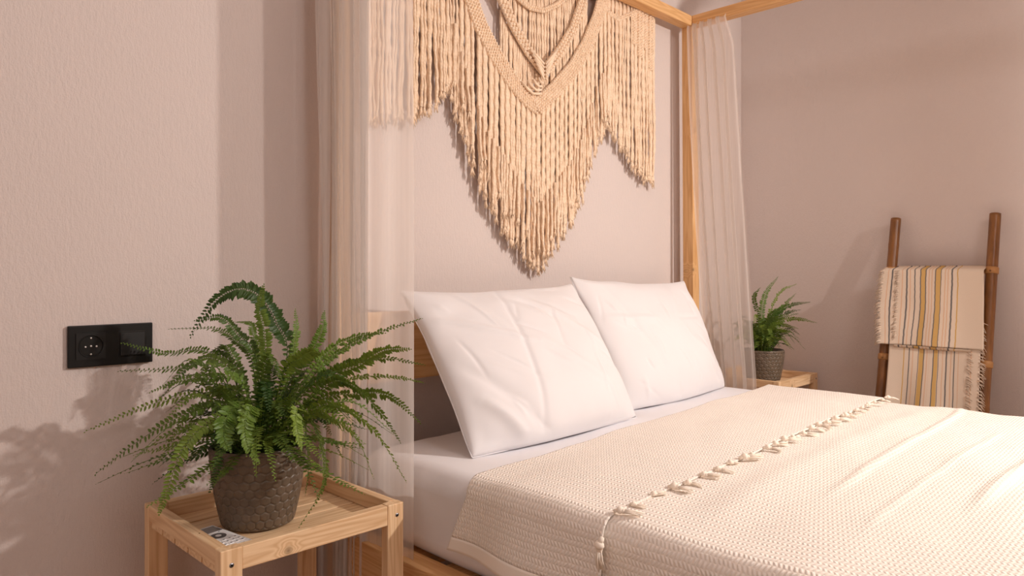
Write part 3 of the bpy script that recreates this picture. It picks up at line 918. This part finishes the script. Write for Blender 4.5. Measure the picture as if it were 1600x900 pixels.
hand = [
    (fp((448, 560, .0), (432, 505, .01), (405, 463, .01), (372, 452, .0), (335, 472, -.01), (298, 525, -.02)), .019, 1.1, False),
    (fp((412, 580, -.02), (413, 520, -.02), (406, 482, -.02), (411, 446, -.02)), .014, 1.3, True),
    (fp((395, 570, .02), (372, 535, .03), (335, 514, .05), (266, 514, .07)), .010, .5, False),
    (fp((400, 560, .0), (372, 523, .0), (345, 497, .0), (306, 500, -.01)), .012, .9, False),
    (fp((400, 560, .03), (395, 520, .04), (390, 505, .05), (370, 503, .05)), .009, .5, False),
    (fp((380, 590, .02), (320, 548, .04), (260, 552, .07), (192, 536, .09)), .012, .6, True),
    (fp((380, 600, .0), (330, 560, .0), (280, 575, .0), (187, 580, .03)), .013, .6, False),
    (fp((380, 600, -.03), (330, 590, -.06), (280, 595, -.07), (236, 612, -.08)), .013, .6, True),
    (fp((380, 620, .0), (330, 612, .0), (235, 632, .02), (134, 674, .03)), .012, .9, False),
    (fp((375, 640, -.04), (310, 640, -.08), (230, 680, -.10), (150, 740, -.10)), .012, .9, False),
    (fp((370, 650, -.10), (320, 665, -.17), (284, 705, -.20), (262, 765, -.20), (248, 802, -.20)), .013, .8, True),
    (fp((360, 640, -.02), (310, 635, -.04), (280, 665, -.05), (258, 706, -.05)), .010, .8, False),
    (fp((480, 600, .02), (530, 550, .05), (590, 520, .07), (658, 498, .08)), .014, .6, True),
    (fp((480, 610, .0), (540, 570, .0), (600, 560, .0), (662, 570, .02)), .014, .7, False),
    (fp((490, 620, .04), (560, 590, .08), (620, 590, .07), (662, 598, .07)), .012, .6, True),
    (fp((490, 630, -.02), (560, 615, -.03), (610, 620, -.03), (656, 660, -.02)), .014, .9, False),
    (fp((490, 640, -.06), (540, 640, -.10), (590, 680, -.12), (634, 752, -.12)), .014, .9, True),
    (fp((480, 650, -.06), (520, 655, -.11), (560, 690, -.14), (583, 746, -.14)), .013, .9, True),
    (fp((480, 660, -.08), (497, 680, -.11), (507, 730, -.12), (500, 770, -.12), (468, 822, -.13)), .012, .8, False),
    (fp((470, 660, -.09), (478, 690, -.12), (482, 730, -.12), (477, 772, -.12)), .009, .8, False),
    (fp((470, 580, .0), (490, 545, .0), (503, 515, .0), (506, 488, .0)), .012, 1.0, True),
    (fp((450, 580, .02), (460, 540, .02), (463, 515, .02), (461, 485, .02)), .011, 1.0, True),
    (fp((400, 640, -.12), (385, 650, -.17), (385, 690, -.18), (403, 722, -.18)), .015, .5, True),
    (fp((380, 640, -.12), (355, 650, -.18), (350, 680, -.19), (358, 705, -.19)), .017, .5, True),
    (fp((460, 640, -.12), (462, 655, -.16), (466, 680, -.17), (470, 702, -.17)), .012, .5, True),
    (fp((360, 650, -.10), (345, 690, -.14), (338, 735, -.14), (327, 770, -.14)), .009, .8, False),
    (fp((500, 600, .0), (560, 570, -.02), (600, 548, -.03), (640, 545, -.03)), .016, .9, False),
    (fp((500, 610, -.04), (545, 600, -.07), (590, 640, -.09), (625, 690, -.09)), .015, .9, False),
    (fp((480, 590, .0), (520, 545, .02), (560, 525, .04), (600, 520, .05)), .013, .7, True),
    (fp((440, 590, -.06), (470, 560, -.09), (490, 550, -.10), (515, 560, -.11)), .015, .7, True),
]
fern('large bushy fern in a brown hexagon-patterned pot on the near nightstand', (PX, PY, potz), .0865, .0635, .150, hand, 125, (.10, .27), 5, .0160, (-4, 64))
hand2 = []
def fq(*pts): return [ats(px, py, 2.80+ds) for px, py, ds in pts]
for pts in (((1190, 500, 0), (1196, 460, 0), (1215, 433, 0)), ((1200, 500, 0), (1218, 458, 0), (1244, 444, .02)), ((1205, 500, -.02), (1232, 478, -.04), (1266, 472, -.05)),
            ((1205, 510, -.02), (1240, 498, -.05), (1275, 504, -.07)), ((1200, 500, 0), (1222, 480, 0), (1243, 459, 0)), ((1205, 510, 0), (1225, 508, 0), (1246, 513, 0)),
            ((1205, 505, 0), (1225, 490, .02), (1250, 484, .02)), ((1185, 500, 0), (1178, 465, 0), (1187, 450, 0)), ((1200, 505, -.05), (1215, 497, -.08), (1246, 490, -.1)), ((1200, 515, -.03), (1220, 517, -.06), (1238, 519, -.08))):
    hand2.append((fq(*pts), .013, .8, False))
fern('small fern in a brown pot on the far nightstand, half behind the sheer curtain', (2.715, 1.305, RH-.030), .078, .056, .138, hand2, 90, (.09, .19), 9, .015, (25, 74))

# ------------------------------------------------------------------ remote control
ra = atz(342, 815, .4335); rbp = atz(400, 841, .4335); rc = atz(356, 856, .4335)
rl = thing('remote_control', 'small white remote control with round dial lying on the near nightstand', 'remote control', (0, 0, 0))
ex = Vector((rc-rbp)); ex.z = 0; wid = ex.length; ex.normalize()        # towards the rail (across the remote)
ey = Vector((ra-rbp)); ey.z = 0; ey = ey-ex*ey.dot(ex); lng = ey.length*1.02; ey.normalize()
rl.location = (rbp.x, rbp.y, NH-.0303)
rl.rotation_euler = (0, 0, math.atan2(ex.y, ex.x))
flip = 1 if (Vector((-ex.y, ex.x, 0)).dot(ey) > 0) else -1
def rbox(name, a0, a1, b0, b1, z0, z1, mat, bev=.0008):
    y0, y1 = sorted((flip*b0*lng, flip*b1*lng))
    return box(name, a0*wid, a1*wid, y0, y1, z0, z1, mat, rl, bev, 3)
rbox('body', 0, 1, 0, 1, 0, .0105, M['rwhite'], .003)
rbox('screen', .08, .92, .72, .95, .0104, .0109, M['rgrey'], .0003)
dz = .0105
def disc(name, ca, cb, ra_, rb_, mat, z):
    b = MB(); n = 32; cx, cy = ca*wid, flip*cb*lng
    b.v = [(cx+ra_*math.cos(2*PI*k/n), cy+ra_*math.sin(2*PI*k/n), z0) for z0 in (z-.0006, z) for k in range(n)]
    b.f = [tuple(range(n, 2*n)) if True else ()]+[(k, (k+1) % n, n+(k+1) % n, n+k) for k in range(n)]
    b.build(name, mat, rl, False)
disc('dial_ring', .50, .54, wid*.25, wid*.25, M['rdial'], dz+.0006)
disc('dial_button', .50, .54, wid*.095, wid*.095, M['rwhite'], dz+.0010)
for r in range(3):
    for c in range(4):
        rbox('button', .12+c*.20, .27+c*.20, .33-r*.085, .375-r*.085, dz-.0002, dz+.0007, M['rwhite'], .0003)
        rbox('button_mark', .165+c*.20, .225+c*.20, .342-r*.085, .362-r*.085, dz+.0006, dz+.0008, M['rink'], 0)
for c in (.22, .72):
    rbox('button_mark', c, c+.06, .685, .70, dz-.0002, dz+.0002, M['rink'], 0)
rbox('logo_mark', .62, .70, .055, .085, dz-.0002, dz+.0002, M['rink'], 0)
for k in range(7):
    rbox('logo_mark', .555-.045*k, .585-.045*k, .060, .080, dz-.0002, dz+.0002, M['rink'], 0)

# ------------------------------------------------------------------ socket and switch
A = at(106.5, 510, WY-.010); B = at(239, 504, WY-.010)
sx0, sx1 = A.x, B.x; sz1 = A.z; sz0 = sz1-.080
tw = thing('socket_and_switch', 'black double wall plate with a round power socket and a light switch', 'wall socket', ((sx0+sx1)/2, WY, (sz0+sz1)/2))
hw = (sx1-sx0)/2
box('frame_plate', -hw, hw, -.009, -.0005, -.040, .040, M['black'], tw, .0018, 3)
cs = -hw+.0385
# round socket insert: square with a circular well
def socket_mesh():
    b = MB(); n = 48; R = .0205; q = .0255
    yf, yb = -.0105, -.0092
    ring = [(R*math.cos(2*PI*k/n), R*math.sin(2*PI*k/n)) for k in range(n)]
    def sq(c, s):
        m = max(abs(c), abs(s)); return (q*c/m, q*s/m)
    outer = [sq(math.cos(2*PI*k/n), math.sin(2*PI*k/n)) for k in range(n)]
    v = [(cs+x, yf, z) for x, z in outer]+[(cs+x, yf, z) for x, z in ring]+[(cs+x*.95, -.0035, z*.95) for x, z in ring]+[(cs+x, yb+.004, z) for x, z in outer]
    f = []
    for k in range(n):
        j = (k+1) % n
        f += [(k, j, n+j, n+k), (n+k, n+j, 2*n+j, 2*n+k), (k, 3*n+k, 3*n+j, j)]
    f.append(tuple(2*n+k for k in range(n)))
    return b.add(v, f)
# the plate is cut through visually by an insert that stands proud of it
socket_mesh().build('socket_insert', M['blackin'], tw, False)
def rim():
    b = MB(); n = 48; P = [(cs+.0212*math.cos(2*PI*k/n), -.0107, .0212*math.sin(2*PI*k/n)) for k in range(n+1)]
    b.tube(P, .0009, 6, False); b.build('socket_rim', M['black'], tw)
rim()
well = MB(); n = 40
well.v = [(cs+.0188*math.cos(2*PI*k/n), -.0094, .0188*math.sin(2*PI*k/n)) for k in range(n)]; well.f = [tuple(range(n))]
well.build('socket_well', M['black'], tw, False)
for (dx, dz_, r) in ((0, .0155, .0018), (0, -.0155, .0018), (-.0095, -.001, .0019), (.0095, -.001, .0019), (0, 0, .0020)):
    MB().tube([(cs+dx, -.0090, dz_), (cs+dx, -.0108, dz_)], [r, r*.85], 14).build('contact', M['pin'], tw)
ss = hw-.0385
box('switch_bezel', ss-.0255, ss+.0255, -.0096, -.006, -.0255, .0255, M['black'], tw, .0008)
rk = box('rocker', ss-.0225, ss+.0225, -.0125, -.0085, -.0225, .0225, M['blackin'], tw, .001)
rk.data.transform(Matrix.Translation((0, 0, 0)))
for v in rk.data.vertices: v.co.y += v.co.z*.06

# ------------------------------------------------------------------ bamboo ladder with throw
def lx(z): return 2.992-.2256*(1.105-z)
lad = thing('bamboo_ladder', 'brown bamboo towel ladder leaning on the wall beyond the bed', 'ladder', (0, 0, 0))
YLl, YLr = .905, .583
for yy, sd in ((YLl, 1), (YLr, 2)):
    r = random.Random(sd); nodes = [.07+.0, .44, .585+.005*sd, .905, ] if yy == YLr else [.10, .42, .73, 1.0]
    zz = np.linspace(0.005, 1.105, 110); rad = []
    for z in zz:
        rr = .0195-.0015*z
        for nz in nodes: rr += .0012*math.exp(-((z-nz)/.006)**2)
        rad.append(rr)
    MB().tube([(lx(z), yy+.02*(1.105-z)*(1 if yy == YLl else 1)*.45, z) for z in zz], rad, 18).build('rail', M['bamboo'], lad)
    MB().tube([(lx(1.1052), yy, 1.1052), (lx(1.1058), yy, 1.1058)], [.0125, .0125], 16).build('hollow_end', M['dark'], lad)
def ly(yy, z): return yy+.009*(1.105-z)
for z in (.905, .585, .265):
    b = MB(); b.tube([(lx(z), ly(YLl, z)-.01, z), (lx(z), ly(YLr, z)+.01, z)], .0125, 14).build('rung', M['bamboo'], lad)
    for yy in (YLl, YLr):
        d = Vector((.2256, -.009, 1)).normalized()
        c = Vector((lx(z), ly(yy, z), z))
        MB().tube([c-d*.012, c-d*.009, c+d*.009, c+d*.012], [.0192, .0215, .0215, .0192], 18).build('joint_band', M['bamboonode'], lad)
        MB().tube([c+Vector((-.020, 0, 0)), c+Vector((-.0235, 0, 0))], [.004, .003], 10).build('peg', M['bamboo'], lad)

th = thing('throw_blanket', 'cream throw with gold and grey stripes and fringe hung over the bamboo ladder', 'throw', (0, 0, 0))
def cloth_strip(name, yl, yr, z_top, z_bot, off, mat, seed, over=True, back=.0):
    """hangs in front of the ladder from the top rung; u across (left in photo = 0)"""
    nu, nv = 70, 60
    u = np.linspace(0, 1, nu); L = z_top-z_bot
    v = np.linspace(0, 1, nv)
    Uu, Vv = np.meshgrid(u, v, indexing='ij')
    Z = z_top-L*Vv
    Yv = yl+(yr-yl)*Uu + .010*Vv*np.sin(2+seed) + .006*vnoise(Uu*3, Vv*2, seed)
    X = 2.992-.2256*(1.105-Z)-off - .004*vnoise(Uu*5, Vv*2.5, seed+1) - .003*np.sin(Uu*11+seed)*Vv
    if over:  # first rows bend back over the rung
        k = smooth01((.07-Vv)/.07)
        X = X+k*(off+.014); Z = Z-k*k*.004
    P = np.stack([X, Yv, Z], -1)
    o = link(name, grid_mesh(name, P, np.stack([Uu, Vv], -1)), mat, th)
    md = o.modifiers.new('thickness', 'SOLIDIFY'); md.thickness = .004; md.offset = 0
    return P
Pb = cloth_strip('under_layer', .893, .600, .918, .255, .031, M['towel_b'], 3, True)
Pa = cloth_strip('upper_layer', .922, .594, .926, .637, .043, M['towel_a'], 8, True)
def fringe(P, col, j0, j1, sgn, length, seed, lift=.004):
    b = MB(); r = random.Random(seed); n = P.shape[1]
    for k in range(150):
        j = j0+(j1-j0)*r.random(); q = Vector(P[col, int(j*(n-1))]) + Vector((-lift*r.random(), 0, r.uniform(-.003, .003)))
        l = length*r.uniform(.6, 1.15)
        b.tube([q, q+Vector((r.uniform(-.004, .002), sgn*l*.5, -l*.15)), q+Vector((r.uniform(-.006, .002), sgn*l*r.uniform(.75, 1), -l*r.uniform(.25, .9)))], [.0012, .0012, .0006], 4)
    o = b.build('fringe', M['fringe'], th); o['kind'] = 'stuff'
    return o
fringe(Pa, 1, .03, 1, 1, .026, 1)
fringe(Pa, 12, .03, .93, 1, .018, 2, .007)
fringe(Pb, 68, .30, 1, -1, .022, 3)
fringe(Pb, 60, .42, 1, -1, .020, 4, .007)
# folded lower end of the throw peeping out under the upper layer
def fold_end():
    nu, nv = 40, 9
    u = np.linspace(0, 1, nu); a = np.linspace(0, PI, nv)
    Uu, Aa = np.meshgrid(u, a, indexing='ij')
    Yv = .868+(.625-.868)*Uu
    zc = .637-.002*Uu; r = .0075
    xc = 2.992-.2256*(1.105-zc)-.037
    X = xc-r*np.cos(Aa); Z = zc-r*1.3*np.sin(Aa)
    P = np.stack([X, Yv, Z], -1)
    link('folded_edge', grid_mesh('folded_edge', P, np.stack([.2+Uu*.7, Aa], -1)), M['towel_a'], th)
fold_end()
